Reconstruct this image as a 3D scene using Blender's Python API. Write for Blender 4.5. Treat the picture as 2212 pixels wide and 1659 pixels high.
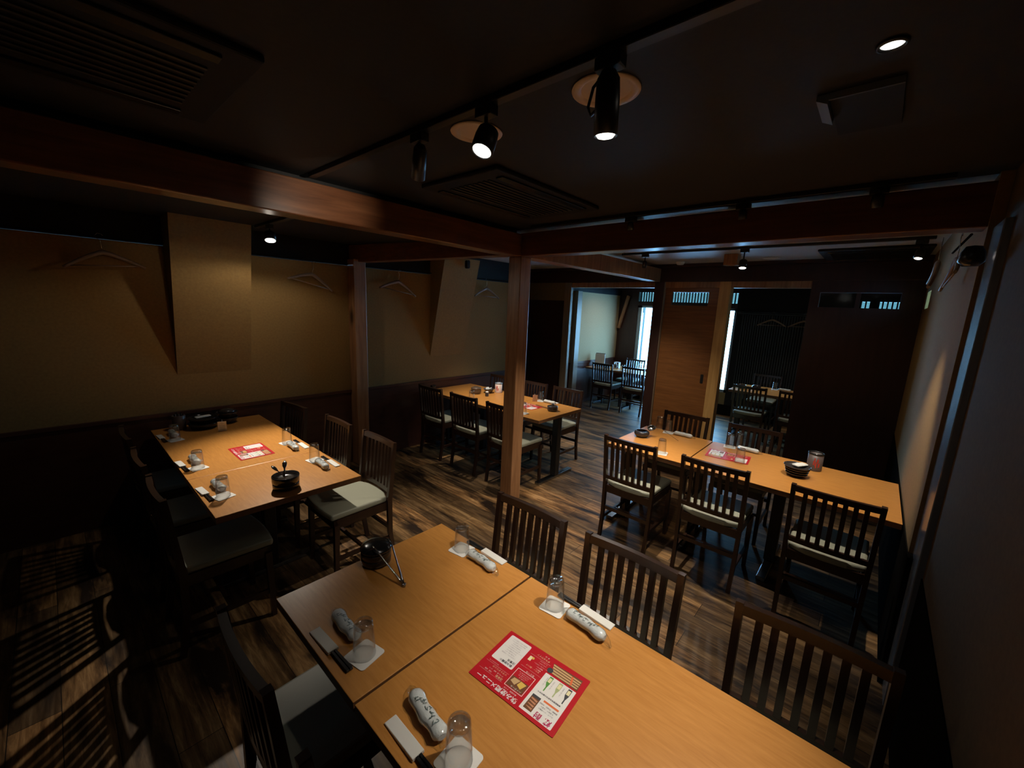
import bpy, math, random
from math import pi, sin, cos, radians
from mathutils import Vector, Matrix
random.seed(7)
for o in list(bpy.data.objects): bpy.data.objects.remove(o)
sc = bpy.context.scene
COL = sc.collection

# ---------------------------------------------------------------- camera
cam_d = bpy.data.cameras.new('camera'); cam = bpy.data.objects.new('camera', cam_d); COL.objects.link(cam)
yaw, pit, rol = 7.22537229e-01, -1.86314272e-01, 4.34412049e-02
f = Vector((cos(pit)*cos(yaw), cos(pit)*sin(yaw), sin(pit)))
r0 = f.cross(Vector((0, 0, 1))).normalized(); u0 = r0.cross(f)
r = cos(rol)*r0 + sin(rol)*u0; u = -sin(rol)*r0 + cos(rol)*u0
M = Matrix.Identity(4)
for i in range(3): M[i][0], M[i][1], M[i][2] = r[i], u[i], -f[i]
M[2][3] = 1.79
cam.matrix_world = M
cam_d.sensor_width = 36; cam_d.sensor_fit = 'HORIZONTAL'; cam_d.lens = 882.545/2212*36
cam_d.clip_start = .03; cam_d.clip_end = 200
sc.camera = cam

# ---------------------------------------------------------------- exposure, world, daylight
sc.view_settings.view_transform = 'Standard'; sc.view_settings.look = 'None'
sc.view_settings.exposure = 0; sc.view_settings.gamma = 1; sc.view_settings.use_curve_mapping = False
W = bpy.data.worlds.new('world'); sc.world = W; W.use_nodes = True
nt = W.node_tree; bg = nt.nodes['Background']
bg.inputs[0].default_value = (.26, .62, 1.0, 1); bg.inputs[1].default_value = 18
def portal(loc, rot, sx, sy):
    L = bpy.data.lights.new('window_portal', 'AREA'); L.shape = 'RECTANGLE'; L.size = sx; L.size_y = sy
    L.cycles.is_portal = True
    o = bpy.data.objects.new('window_portal', L); o.location = loc; o.rotation_euler = rot; COL.objects.link(o)
portal((8.17, 2.85, 1.32), (0, pi/2, 0), 1.9, 1.95)
sc.cycles.max_bounces = 8; sc.cycles.diffuse_bounces = 4; sc.cycles.glossy_bounces = 4
sc.cycles.transmission_bounces = 8; sc.cycles.transparent_max_bounces = 16
sc.cycles.use_denoising = True; sc.cycles.sample_clamp_indirect = 4
WARM = (1.0, .90, .76)
def aim(o, t): o.rotation_euler = (Vector(t)-Vector(o.location)).to_track_quat('-Z', 'Y').to_euler()
def spot(loc, tgt, watt, deg, blend=.6, rad=.02, col=WARM):
    L = bpy.data.lights.new('spot_light', 'SPOT'); L.energy = watt; L.spot_size = radians(deg); L.spot_blend = blend
    L.shadow_soft_size = rad; L.color = col
    o = bpy.data.objects.new('spot_light', L); o.location = loc; aim(o, tgt); COL.objects.link(o); return o

# ---------------------------------------------------------------- materials
MATS = {}
def mat(name, col, rough=.5, spec=.5, metal=0, coat=0, emit=None, es=0):
    m = bpy.data.materials.new(name); m.use_nodes = True; b = m.node_tree.nodes['Principled BSDF']
    b.inputs['Base Color'].default_value = (*col, 1); b.inputs['Roughness'].default_value = rough
    b.inputs['Specular IOR Level'].default_value = spec; b.inputs['Metallic'].default_value = metal
    b.inputs['Coat Weight'].default_value = coat; b.inputs['Coat Roughness'].default_value = .15
    if emit: b.inputs['Emission Color'].default_value = (*emit, 1); b.inputs['Emission Strength'].default_value = es
    MATS[name] = m; return m
def N(m, t, **k):
    n = m.node_tree.nodes.new(t)
    for a, v in k.items(): setattr(n, a, v)
    return n
def LK(m, a, b): m.node_tree.links.new(a, b)
def coords(m, scale, space='Object', rot=(0, 0, 0)):
    tc = N(m, 'ShaderNodeTexCoord'); mp = N(m, 'ShaderNodeMapping')
    LK(m, tc.outputs[space], mp.inputs[0]); mp.inputs['Scale'].default_value = scale; mp.inputs['Rotation'].default_value = rot
    return mp.outputs[0]
def ramp(m, src, stops):
    rp = N(m, 'ShaderNodeValToRGB'); e = rp.color_ramp.elements
    while len(e) < len(stops): e.new(.5)
    for i, (p, c) in enumerate(stops): e[i].position = p; e[i].color = (*c, 1)
    LK(m, src, rp.inputs[0]); return rp.outputs[0]
def noise(m, vec, sc_=1, det=4, rough=.6, dist=0):
    n = N(m, 'ShaderNodeTexNoise'); n.inputs['Scale'].default_value = sc_; n.inputs['Detail'].default_value = det
    n.inputs['Roughness'].default_value = rough; n.inputs['Distortion'].default_value = dist
    LK(m, vec, n.inputs['Vector']); return n.outputs['Fac']
def mixc(m, fac, a, b, mode='MIX'):
    n = N(m, 'ShaderNodeMix', data_type='RGBA', blend_type=mode)
    if isinstance(fac, (int, float)): n.inputs[0].default_value = fac
    else: LK(m, fac, n.inputs[0])
    for s, k in ((a, 6), (b, 7)):
        if isinstance(s, tuple): n.inputs[k].default_value = (*s, 1)
        else: LK(m, s, n.inputs[k])
    return n.outputs[2]
def bump(m, h, st=.1, d=.002):
    b = N(m, 'ShaderNodeBump'); b.inputs['Strength'].default_value = st; b.inputs['Distance'].default_value = d
    LK(m, h, b.inputs['Height']); LK(m, b.outputs[0], m.node_tree.nodes['Principled BSDF'].inputs['Normal'])
def setcol(m, c): LK(m, c, m.node_tree.nodes['Principled BSDF'].inputs['Base Color'])
def wood(name, c1, c2, rough, scale, knots=None, coat=0, spec=.5, c3=None):
    """streaky wood; scale small along the grain"""
    m = mat(name, c1, rough, spec, coat=coat)
    v = coords(m, scale)
    n = noise(m, v, 1, 6, .62, .35)
    st = [(.32, c1), (.68, c2)]
    if c3: st = [(.28, c1), (.5, c2), (.74, c3)]
    c = ramp(m, n, st)
    if knots:
        vo = N(m, 'ShaderNodeTexVoronoi'); vo.inputs['Scale'].default_value = knots
        vv = coords(m, tuple(.45 if s == min(scale) else 1 for s in scale)); LK(m, vv, vo.inputs['Vector'])
        kf = ramp(m, vo.outputs['Distance'], [(.05, (1, 1, 1)), (.16, (0, 0, 0))])
        c = mixc(m, kf, c, tuple(x*.25 for x in c1))
    setcol(m, c); bump(m, n, .15, .001)
    return m

# floor: planks along Y
m = mat('floor_planks', (.1, .06, .03), .3, .3)
tc = N(m, 'ShaderNodeTexCoord'); sp = N(m, 'ShaderNodeSeparateXYZ'); cb = N(m, 'ShaderNodeCombineXYZ')
LK(m, tc.outputs['Object'], sp.inputs[0]); LK(m, sp.outputs['Y'], cb.inputs['X']); LK(m, sp.outputs['X'], cb.inputs['Y'])
def brick(w, hgt, off):
    b = N(m, 'ShaderNodeTexBrick'); b.offset = .37; b.squash = 1
    b.inputs['Color1'].default_value = (0, 0, 0, 1); b.inputs['Color2'].default_value = (1, 1, 1, 1); b.inputs['Mortar'].default_value = (.5, .5, .5, 1)
    b.inputs['Scale'].default_value = 1; b.inputs['Mortar Size'].default_value = .0016; b.inputs['Brick Width'].default_value = w
    b.inputs['Row Height'].default_value = hgt; b.inputs['Bias'].default_value = 0
    LK(m, cb.outputs[0], b.inputs['Vector']); return b
bA = brick(.9, .15, 0)
v = coords(m, (34, 3.0, 1)); n1 = noise(m, v, 1, 8, .7, .6)
v2 = coords(m, (7, 1.6, 1)); n2 = noise(m, v2, 1, 5, .6, .3)
base = ramp(m, n1, [(.3, (.035, .018, .009)), (.5, (.20, .118, .053)), (.72, (.44, .29, .145))])
tint = ramp(m, bA.outputs['Color'], [(0, (.42, .40, .40)), (.5, (.85, .8, .72)), (1, (1.35, 1.15, .95))])
c = mixc(m, 1.0, base, tint, 'MULTIPLY')
c = mixc(m, ramp(m, n2, [(.38, (1, 1, 1)), (.55, (0, 0, 0))]), c, (.018, .010, .006))
c = mixc(m, bA.outputs['Fac'], c, (.008, .005, .003))
setcol(m, c); bump(m, n1, .25, .0015)
rr = ramp(m, n1, [(.3, (.33, .33, .33)), (.7, (.52, .52, .52))]); LK(m, rr, m.node_tree.nodes['Principled BSDF'].inputs['Roughness'])

wood('table_wood', (.47, .195, .040), (.58, .26, .062), .34, (90, 9, 90), spec=.5)
wood('table_edge', (.16, .07, .03), (.22, .10, .04), .45, (60, 9, 60))
wood('beam_wood_x', (.13, .045, .018), (.25, .10, .042), .30, (2.2, 30, 30), knots=2.2, coat=.25)
wood('beam_wood_y', (.11, .036, .016), (.20, .07, .030), .34, (30, 2.2, 30), knots=2.2, coat=.1)
wood('post_wood', (.22, .095, .038), (.40, .20, .09), .38, (28, 28, 2.0), knots=2.6)
wood('pale_post_wood', (.48, .25, .075), (.66, .38, .13), .4, (24, 24, 2.0), knots=3.2)
wood('grey_jamb_wood', (.20, .15, .10), (.28, .22, .15), .4, (24, 24, 2.0))
wood('brown_door_wood', (.17, .062, .016), (.26, .10, .028), .35, (3, 3, 40))
wood('dark_panel_wood', (.030, .011, .008), (.045, .018, .013), .4, (20, 20, 2))
wood('dado_wood', (.060, .020, .012), (.085, .032, .018), .32, (6, 6, 20))
wood('chair_wood', (.020, .0085, .005), (.034, .015, .0085), .30, (16, 16, 3), coat=.2)
wood('hanger_wood', (.20, .13, .09), (.27, .18, .12), .45, (8, 30, 30))
def plaster(name, c, v_=.12, rough=.85, spec=.2):
    m = mat(name, c, rough, spec); n = noise(m, coords(m, (60, 60, 60)), 1, 5, .6)
    n2 = noise(m, coords(m, (1.3, 1.3, 1.3)), 1, 3, .5)
    cc = ramp(m, n, [(.3, tuple(x*(1-v_) for x in c)), (.7, tuple(x*(1+v_) for x in c))]); setcol(m, cc); bump(m, n, .2, .001)
    return m
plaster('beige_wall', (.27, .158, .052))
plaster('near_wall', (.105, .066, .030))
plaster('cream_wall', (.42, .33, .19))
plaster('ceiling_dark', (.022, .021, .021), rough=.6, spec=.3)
plaster('ceiling_daylight_tone', (.50, .53, .56), .04, rough=.4, spec=.5)  # daylight sheen on the middle ceiling painted in as paler, bluish grey
plaster('frieze_black', (.012, .012, .013), rough=.6)
plaster('olive_panel', (.20, .15, .07))
plaster('concrete', (.78, .79, .80))
mat('black_base', (.010, .009, .008), 1.0, 0)
mat('vinyl_seat', (.30, .30, .225), .42, .5)
mat('vinyl_dark', (.10, .115, .10), .34, .5)
mat('white_paper', (.80, .79, .76), .6)
m = mat('towel_white', (.76, .78, .78), .7); bump(m, noise(m, coords(m, (60, 30, 60)), 1, 4, .6), .6, .004)
mat('towel_print', (.12, .17, .17), .6)
mat('black_plastic', (.012, .012, .013), .25, .5)
mat('black_lacquer', (.010, .010, .011), .18, .6)
mat('dark_ceramic', (.035, .030, .030), .2, .6)
mat('black_metal', (.012, .012, .012), .38, .5)
mat('steel', (.38, .36, .34), .18, .5, metal=1)
mat('foot_steel', (.35, .38, .42), .22, .5, metal=1)
mat('menu_red', (.50, .012, .022), .35)
mat('menu_white', (.80, .78, .76), .4)
mat('menu_ink', (.05, .05, .06), .5)
mat('menu_grey', (.36, .34, .36), .5)
mat('menu_gold', (.72, .48, .10), .45)
mat('menu_pale_gold', (.80, .74, .45), .45)
mat('menu_green', (.10, .30, .06), .45)
mat('menu_pale_green', (.42, .48, .24), .45)
mat('menu_brown', (.16, .06, .025), .45)
mat('menu_tan', (.60, .40, .20), .45)
mat('menu_skin', (.55, .25, .14), .45)
mat('menu_orange', (.75, .16, .05), .45)
mat('menu_crimson', (.45, .02, .10), .45)
mat('downlight_trim', (.85, .66, .48), .4)
mat('white_plastic', (.7, .7, .7), .35)
mat('grey_glossy', (.16, .18, .22), .25)
mat('ash_grey_can', (.11, .085, .08), .4)
mat('dark_can', (.07, .055, .055), .4)
mat('can_print_red', (.50, .05, .03), .45)
mat('pinkish_label', (.70, .55, .48), .5)
mat('blue_cup', (.03, .28, .62), .3)
mat('sleeve_white', (.74, .73, .69), .6)
mat('lamp_glow', (1, 1, 1), .5, emit=(1, .97, .88), es=14)
mat('lamp_glow_soft', (1, 1, 1), .5, emit=(1, .97, .90), es=3)
mat('outdoor_grey', (.05, .06, .06), .8, .1)
mat('outdoor_teal', (.012, .035, .036), .8, .1)
mat('dark_slat', (.030, .034, .034), .4)
mat('aluminium', (.30, .36, .42), .35, metal=.6)
mat('copper_bowl', (.10, .07, .05), .2, .6)
# clear drinking glass: thin walls let the light through, rim and base mirror it
def clear(name, tint=(.93, .93, .92), edge=(.80, .80, .80), refl=.04):
    m = bpy.data.materials.new(name); m.use_nodes = True; t = m.node_tree; t.nodes.clear(); MATS[name] = m
    out = t.nodes.new('ShaderNodeOutputMaterial'); mx = t.nodes.new('ShaderNodeMixShader')
    tr = t.nodes.new('ShaderNodeBsdfTransparent'); gl = t.nodes.new('ShaderNodeBsdfGlossy'); fr = t.nodes.new('ShaderNodeMath'); fr.operation = 'POWER'; fr.inputs[1].default_value = 3.5
    lw = t.nodes.new('ShaderNodeLayerWeight'); lw.inputs[0].default_value = .5
    f2 = t.nodes.new('ShaderNodeMath'); f2.operation = 'MULTIPLY_ADD'; f2.inputs[1].default_value = .6; f2.inputs[2].default_value = refl
    mc = t.nodes.new('ShaderNodeMix'); mc.data_type = 'RGBA'; mc.inputs[6].default_value = (*tint, 1); mc.inputs[7].default_value = (*edge, 1)
    t.links.new(lw.outputs['Facing'], mc.inputs[0]); t.links.new(mc.outputs[2], tr.inputs[0])
    gl.inputs['Roughness'].default_value = .09; gl.inputs[0].default_value = (1, 1, 1, 1)
    t.links.new(lw.outputs['Facing'], fr.inputs[0]); t.links.new(fr.outputs[0], f2.inputs[0]); t.links.new(f2.outputs[0], mx.inputs[0]); t.links.new(tr.outputs[0], mx.inputs[1]); t.links.new(gl.outputs[0], mx.inputs[2])
    t.links.new(mx.outputs[0], out.inputs[0]); return m
clear('clear_glass', (.98, .98, .97)); clear('louvre_glass', (.18, .20, .18), (.18, .20, .18)); clear('window_glass', (.97, .99, 1), (.8, .85, .9)); clear('plastic_film', (.97, .98, .98), (.85, .88, .88), .08)
clear('thick_glass', (.97, .96, .94), (.86, .84, .80), .14)

# ---------------------------------------------------------------- mesh helpers
class MB:
    def __init__(s): s.v = []; s.f = []; s.m = []; s.sm = []
    def add(s, vs, fs, mi=0, smooth=False):
        b = len(s.v); s.v += [tuple(x) for x in vs]; s.f += [tuple(b+i for i in q) for q in fs]
        s.m += [mi]*len(fs); s.sm += [smooth]*len(fs); return s
    def box(s, x0, x1, y0, y1, z0, z1, mi=0, T=None):
        vs = [Vector((x, y, z)) for z in (z0, z1) for y in (y0, y1) for x in (x0, x1)]
        if T: vs = [T @ q for q in vs]
        return s.add(vs, [(0, 2, 3, 1), (4, 5, 7, 6), (0, 1, 5, 4), (2, 6, 7, 3), (0, 4, 6, 2), (1, 3, 7, 5)], mi)
    def bar(s, a, b, w, h, up=(0, 0, 1), mi=0, w2=None, h2=None):
        a, b = Vector(a), Vector(b); d = (b-a).normalized(); up = Vector(up)
        x = d.cross(up)
        if x.length < 1e-5: x = d.cross(Vector((1, 0, 0)))
        x.normalize(); y = x.cross(d); w2 = w if w2 is None else w2; h2 = h if h2 is None else h2
        vs = [a+x*i*w/2+y*j*h/2 for i, j in ((-1, -1), (1, -1), (1, 1), (-1, 1))]+[b+x*i*w2/2+y*j*h2/2 for i, j in ((-1, -1), (1, -1), (1, 1), (-1, 1))]
        return s.add(vs, [(3, 2, 1, 0), (4, 5, 6, 7), (0, 1, 5, 4), (1, 2, 6, 5), (2, 3, 7, 6), (3, 0, 4, 7)], mi)
    def lathe(s, prof, n=32, c=(0, 0, 0), mi=0, T=None, mis=None):
        vs = []; fs = []; c = Vector(c)
        for (rr, z) in prof:
            for k in range(n):
                a = 2*pi*k/n; q = Vector((rr*cos(a), rr*sin(a), z)); vs.append((T @ q if T else q)+c)
        b = len(s.v); s.v += [tuple(x) for x in vs]
        for i in range(len(prof)-1):
            for k in range(n):
                k2 = (k+1) % n; s.f.append((b+i*n+k, b+i*n+k2, b+(i+1)*n+k2, b+(i+1)*n+k)); s.m.append(mis[i] if mis else mi); s.sm.append(True)
        return s
    def tube(s, pts, rad, n=10, mi=0, cap=True, flat=1):
        pts = [Vector(p) for p in pts]; rs = rad if isinstance(rad, (list, tuple)) else [rad]*len(pts)
        vs = []; prev = None
        for i, p in enumerate(pts):
            d = (pts[min(i+1, len(pts)-1)]-pts[max(i-1, 0)]).normalized()
            if prev is None:
                x = d.cross(Vector((0, 0, 1)))
                if x.length < 1e-4: x = Vector((1, 0, 0))
            else: x = prev - d*prev.dot(d)
            x.normalize(); prev = x; y = x.cross(d)
            for k in range(n):
                a = 2*pi*k/n; vs.append(p+x*cos(a)*rs[i]+y*sin(a)*rs[i]*flat)
        fs = [(i*n+k, i*n+(k+1) % n, (i+1)*n+(k+1) % n, (i+1)*n+k) for i in range(len(pts)-1) for k in range(n)]
        s.add(vs, fs, mi, True)
        if cap: b = len(s.v)-len(vs); s.f += [tuple(b+k for k in range(n))[::-1], tuple(b+(len(pts)-1)*n+k for k in range(n))]; s.m += [mi, mi]; s.sm += [False, False]
        return s
    def poly(s, pts, z0, z1, mi=0, T=None):
        n = len(pts); vs = [Vector((x, y, z0)) for x, y in pts]+[Vector((x, y, z1)) for x, y in pts]
        if T: vs = [T @ q for q in vs]
        return s.add(vs, [tuple(range(n))[::-1], tuple(range(n, 2*n))]+[(i, (i+1) % n, (i+1) % n+n, i+n) for i in range(n)], mi)
    def build(s, name, mats, parent=None, bevel=0, seg=2, loc=None):
        me = bpy.data.meshes.new(name); me.from_pydata(s.v, [], s.f); me.update()
        if isinstance(mats, str): mats = [mats]
        for mm in mats: me.materials.append(MATS[mm])
        for p, mi, sm in zip(me.polygons, s.m, s.sm): p.material_index = mi; p.use_smooth = sm
        o = bpy.data.objects.new(name, me); COL.objects.link(o)
        if parent: o.parent = parent
        if loc: o.location = loc
        if bevel:
            b = o.modifiers.new('bevel', 'BEVEL'); b.width = bevel; b.segments = seg; b.limit_method = 'ANGLE'; b.angle_limit = radians(50)
        return o
def box(name, mt, x0, x1, y0, y1, z0, z1, parent=None, bevel=0):
    return MB().box(x0, x1, y0, y1, z0, z1).build(name, mt, parent, bevel)
def rrect(w, h, rr, n=5):
    out = []
    for cx, cy, a0 in ((w/2-rr, h/2-rr, 0), (-w/2+rr, h/2-rr, 90), (-w/2+rr, -h/2+rr, 180), (w/2-rr, -h/2+rr, 270)):
        for k in range(n+1): a = radians(a0+90*k/n); out.append((cx+rr*cos(a), cy+rr*sin(a)))
    return out
def struct(o): o['kind'] = 'structure'; return o
def tag(o, label, cat, group=None):
    o['label'] = label; o['category'] = cat
    if group: o['group'] = group
    return o
def empty(name, loc=(0, 0, 0), rz=0):
    o = bpy.data.objects.new(name, None); o.location = loc; o.rotation_euler = (0, 0, rz); o.empty_display_size = .05; COL.objects.link(o); return o
def copy_tree(o, parent=None):
    c_ = o.copy(); COL.objects.link(c_); c_.parent = parent
    for ch in [q for q in bpy.data.objects if q.parent == o]: copy_tree(ch, c_)
    return c_
USED = {}
def place(proto, loc, rz, label, cat, group, sc_=None, rot=None):
    if proto.name in USED: o = copy_tree(proto)
    else: o = proto; USED[proto.name] = 1
    o.location = loc; o.rotation_euler = rot if rot else (0, 0, rz)
    if sc_: o.scale = sc_
    tag(o, label, cat, group); return o
ZT = .71; CEIL = 2.42; LC = 2.35
# ================================================================= SETTING
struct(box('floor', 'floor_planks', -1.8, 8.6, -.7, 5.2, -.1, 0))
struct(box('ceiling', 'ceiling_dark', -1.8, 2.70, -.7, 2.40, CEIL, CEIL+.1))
struct(box('ceiling_middle', 'ceiling_daylight_tone', 2.70, 5.60, -.7, 4.8, CEIL, CEIL+.1))
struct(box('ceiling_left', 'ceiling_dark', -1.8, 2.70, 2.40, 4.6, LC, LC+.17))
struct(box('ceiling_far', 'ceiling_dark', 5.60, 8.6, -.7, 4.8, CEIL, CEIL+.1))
# left wall (y = 4.2): dado, plaster, black frieze
WY = 4.2
struct(box('wall_left', 'beige_wall', -1.8, 4.75, WY, WY+.15, .80, 2.135))
struct(box('wall_left_dado', 'dado_wood', -1.8, 4.75, WY-.005, WY+.15, 0, .80))
struct(box('trim_1', 'dado_wood', -1.8, 4.75, WY-.02, WY+.02, .80, .83, bevel=.003))
struct(box('trim_2', 'frieze_black', -1.8, 4.75, WY+.008, WY+.25, 2.14, CEIL))
# recess of the left wall near the partition
struct(box('wall_left_recess', 'olive_panel', 4.75, 5.62, 4.62, 4.75, 0, CEIL))
struct(box('wall_left_recess_side', 'beige_wall', 4.70, 4.75, 4.35, 4.75, 0, CEIL))
# wedge-shaped pillars of the left wall
for nm, xa, xb in (('wall_left_pilaster', .645, 1.172), ('wall_left_pilaster', 3.17, 3.73)):
    yf = 3.92
    MBp = MB(); zb, zt_ = 1.13, LC
    vs = [(xa, WY+.02, zb), (xb, WY+.02, zb), (xa, WY+.02, zt_), (xb, WY+.02, zt_), (xa, yf, zt_), (xb, yf, zt_), (xa, WY, zb), (xb, WY, zb)]
    MBp.add(vs, [(6, 7, 5, 4), (0, 6, 4, 2), (1, 3, 5, 7), (2, 4, 5, 3), (0, 1, 7, 6), (0, 2, 3, 1)])
    struct(MBp.build(nm, 'beige_wall'))
# right wall
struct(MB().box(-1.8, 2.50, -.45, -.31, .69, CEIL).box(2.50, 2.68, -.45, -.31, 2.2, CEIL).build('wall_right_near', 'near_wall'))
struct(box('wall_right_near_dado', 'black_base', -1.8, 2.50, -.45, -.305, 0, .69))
struct(box('wall_right', 'beige_wall', 2.66, 4.95, -.45, -.27, .70, CEIL))
mw = MB().box(4.95, 5.62, -.45, -.27, .70, 1.93).box(4.95, 5.62, -.45, -.27, 2.08, CEIL).box(5.30, 5.62, -.45, -.27, 1.93, 2.08)
struct(mw.build('wall_right_end', 'beige_wall'))
struct(box('wall_right_dado', 'black_base', 2.60, 5.62, -.45, -.265, 0, .70))
struct(MB().box(5.0, 5.28, -.38, -.372, 1.93, 2.08).build('added_bright_slot', 'window_glass'))  # added glazed slot, only there to show a small bright spot
struct(box('trim_3', 'grey_glossy', 2.44, 2.68, -.45, -.285, 0, 2.20, bevel=.004))
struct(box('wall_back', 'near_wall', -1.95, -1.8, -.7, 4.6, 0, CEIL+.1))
# far room
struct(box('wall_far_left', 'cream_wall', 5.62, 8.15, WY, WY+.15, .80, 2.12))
struct(box('wall_far_left_dado', 'dado_wood', 5.62, 8.15, WY-.01, WY+.15, 0, .80))
struct(box('trim_4', 'dado_wood', 5.62, 8.15, WY-.02, WY, .78, .82, bevel=.002))
struct(box('trim_5', 'frieze_black', 5.62, 8.15, WY-.03, WY+.15, 2.12, CEIL))
struct(box('trim_6', 'grey_jamb_wood', 6.35, 6.49, WY-.09, WY, 0, 2.12))
struct(box('wall_far_right', 'frieze_black', 5.62, 8.2, -.6, -.45, 0, CEIL))
FX = 8.1
mf = MB()
mf.box(FX, FX+.15, 3.78, WY+.15, 0, CEIL).box(FX, FX+.15, 1.93, 3.78, 2.21, CEIL).box(FX, FX+.15, 1.93, 3.78, 1.93, 1.995)
struct(mf.build('wall_far', 'dark_panel_wood'))
struct(box('wall_far_apron', 'olive_panel', FX, FX+.15, 1.93, 3.78, .19, .41))
struct(box('baseboard_far', 'black_base', FX-.02, FX+.15, -.45, 3.78, 0, .19))
mr = MB().box(FX, FX+.15, .5, 1.93, .19, CEIL).box(FX, FX+.15, -.45, .5, .19, 1.86).box(FX, FX+.15, -.45, .5, 2.10, CEIL).box(FX, FX+.15, -.45, -.30, 1.86, 2.1).box(FX, FX+.15, .062, .155, 1.86, 2.1).box(FX, FX+.15, .265, .5, 1.86, 2.1)
struct(mr.build('wall_far_dark', 'frieze_black'))
ml = MB()
for k in range(34):
    y = .62+k*.036; ml.box(FX-.018, FX+.01, y, y+.014, .3, 1.83)
struct(ml.build('wall_far_dark_slats', 'dark_slat'))
struct(MB().box(FX-.03, FX, .5, 1.90, 1.84, 1.88).build('trim_7', 'dark_slat'))
# windows of the far wall
def slatrow(y0, y1, z0, z1, name):
    fr = MB().box(FX+.02, FX+.07, y0, y1, z0-.02, z0).box(FX+.02, FX+.07, y0, y1, z1, z1+.015)
    y = y0
    while y < y1-.01: fr.box(FX+.03, FX+.06, y, y+.018, z0, z1); y += .053
    o = struct(fr.build(name, 'black_metal')); o2 = struct(MB().box(FX+.08, FX+.086, y0, y1, z0, z1).build('window_pane', 'louvre_glass', o)); return o
slatrow(1.93, 3.78, 2.015, 2.195, 'window_1_louvre')
slatrow(-.30, .062, 1.88, 2.09, 'window_4')
slatrow(.155, .265, 1.88, 2.09, 'window_5')
wf = MB().box(FX+.02, FX+.08, 1.93, 3.78, .41, .46).box(FX+.02, FX+.08, 1.93, 1.97, .41, 1.93).box(FX+.02, FX+.08, 3.70, 3.78, .41, 1.93).box(FX+.02, FX+.08, 2.80, 2.85, .41, 1.93).box(FX+.02, FX+.08, 1.93, 3.78, 1.89, 1.93)
w2 = struct(wf.build('window_2', 'aluminium')); struct(MB().box(FX+.05, FX+.056, 1.93, 3.78, .44, 1.9).build('window_pane', 'window_glass', w2))
wl = MB().bar((FX-.03, 2.06, 1.05), (FX-.03, 2.06, 1.15), .015, .03).build('window_latch', 'black_metal', w2)
struct(MB().bar((FX-.05, 3.98, 2.12), (FX-.05, 4.15, 1.45), .05, .06, up=(1, 0, 0)).build('trim_8', 'post_wood'))
# timber frame
PX = 2.676
struct(box('beam_left', 'beam_wood_x', -1.8, PX, 2.319, 2.455, 2.207, 2.385, bevel=.006))
struct(box('beam_right', 'beam_wood_y', PX, PX+.135, -.31, 2.455, 2.207, 2.39, bevel=.006))
struct(box('beam_middle', 'post_wood', PX+.135, 5.53, 2.30, 2.435, 2.205, 2.375, bevel=.006))
mb = MB(); a = Vector((PX+.0675, 2.455, 2.31)); b = Vector((2.18, 4.20, 2.255)); mb.bar(a, b, .12, .17)
struct(mb.build('beam_back', 'beam_wood_y', bevel=.005))
struct(box('pillar_middle', 'post_wood', PX, PX+.135, 2.319, 2.455, 0, 2.207, bevel=.006))
struct(box('pillar_left', 'post_wood', 2.11, 2.243, 4.065, 4.20, 0, 2.20, bevel=.005))
PXX = 5.53
struct(box('beam_partition', 'dark_panel_wood', PXX, PXX+.14, -.27, 4.62, 2.205, 2.385, bevel=.004))
struct(box('trim_9', 'dark_panel_wood', PXX-.1, PXX+.2, -.27, 4.62, 2.385, CEIL))
struct(box('trim_10', 'post_wood', PXX+.02, PXX+.12, .62, 3.82, 2.13, 2.205, bevel=.003))
struct(box('pillar_dark', 'dark_panel_wood', PXX, PXX+.135, 2.235, 2.37, 0, 2.205, bevel=.005))
struct(box('pillar_dark_facing', 'grey_jamb_wood', PXX+.001, PXX+.134, 2.228, 2.236, 0, 2.205))
struct(box('pillar_pale', 'pale_post_wood', PXX, PXX+.135, 1.42, 1.548, 0, 2.205, bevel=.005))
struct(box('pillar_jamb', 'grey_jamb_wood', PXX, PXX+.06, 3.72, 3.84, 0, 2.205, bevel=.003))
# sliding door with louvred transom
dm = MB(); Y0, Y1, a0, a1, z0, z1 = 1.54, 2.24, 1.675, 2.135, 1.905, 2.075
for bb in ((Y0, Y1, 0, z0), (Y0, Y1, z1, 2.13), (Y0, a0, z0, z1), (a1, Y1, z0, z1)): dm.box(PXX+.045, PXX+.08, *bb)
d1 = struct(dm.build('door_1', 'brown_door_wood'))
hm = MB().poly(rrect(.036, .12, .01), 0, .004, T=Matrix.Translation((PXX+.045, 1.63, .975)) @ Matrix(((0, 0, -1, 0), (1, 0, 0, 0), (0, 1, 0, 0), (0, 0, 0, 1))))
hm.build('door_pull', 'black_metal', d1)
MB().box(PXX+.06, PXX+.064, a0, a1, z0, z1).build('door_window', 'window_glass', d1)
# dark partition panels
dk = MB(); Y0, Y1, a0, a1, z0, z1 = -.27, .625, -.105, .54, 1.93, 2.085
for bb in ((Y0, Y1, 0, z0), (Y0, Y1, z1, 2.205), (Y0, a0, z0, z1), (a1, Y1, z0, z1)): dk.box(PXX+.02, PXX+.06, *bb)
dk.box(PXX+.018, PXX+.062, .20, .235, z0, z1)
d2 = struct(dk.build('wall_partition_right', 'dark_panel_wood'))
fr = MB()
for bb in ((a0, a1, z1-.006, z1), (a1-.006, a1, z0, z1)): fr.box(PXX+.016, PXX+.03, *bb)
fr.build('window_frame', 'grey_glossy', d2)
MB().box(PXX+.04, PXX+.044, a0, a1, z0, z1).build('window_pane', 'window_glass', d2)
dl = MB().box(PXX+.04, PXX+.08, 3.84, 4.62, 0, 1.925)
struct(dl.build('wall_partition_left', 'dark_panel_wood'))
struct(box('wall_partition_left_top', 'olive_panel', PXX+.04, PXX+.08, 3.84, 4.62, 1.925, 2.205))
# outside
struct(box('ground_outside', 'concrete', 8.6, 30, -12, 18, -.4, -.3))

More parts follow.
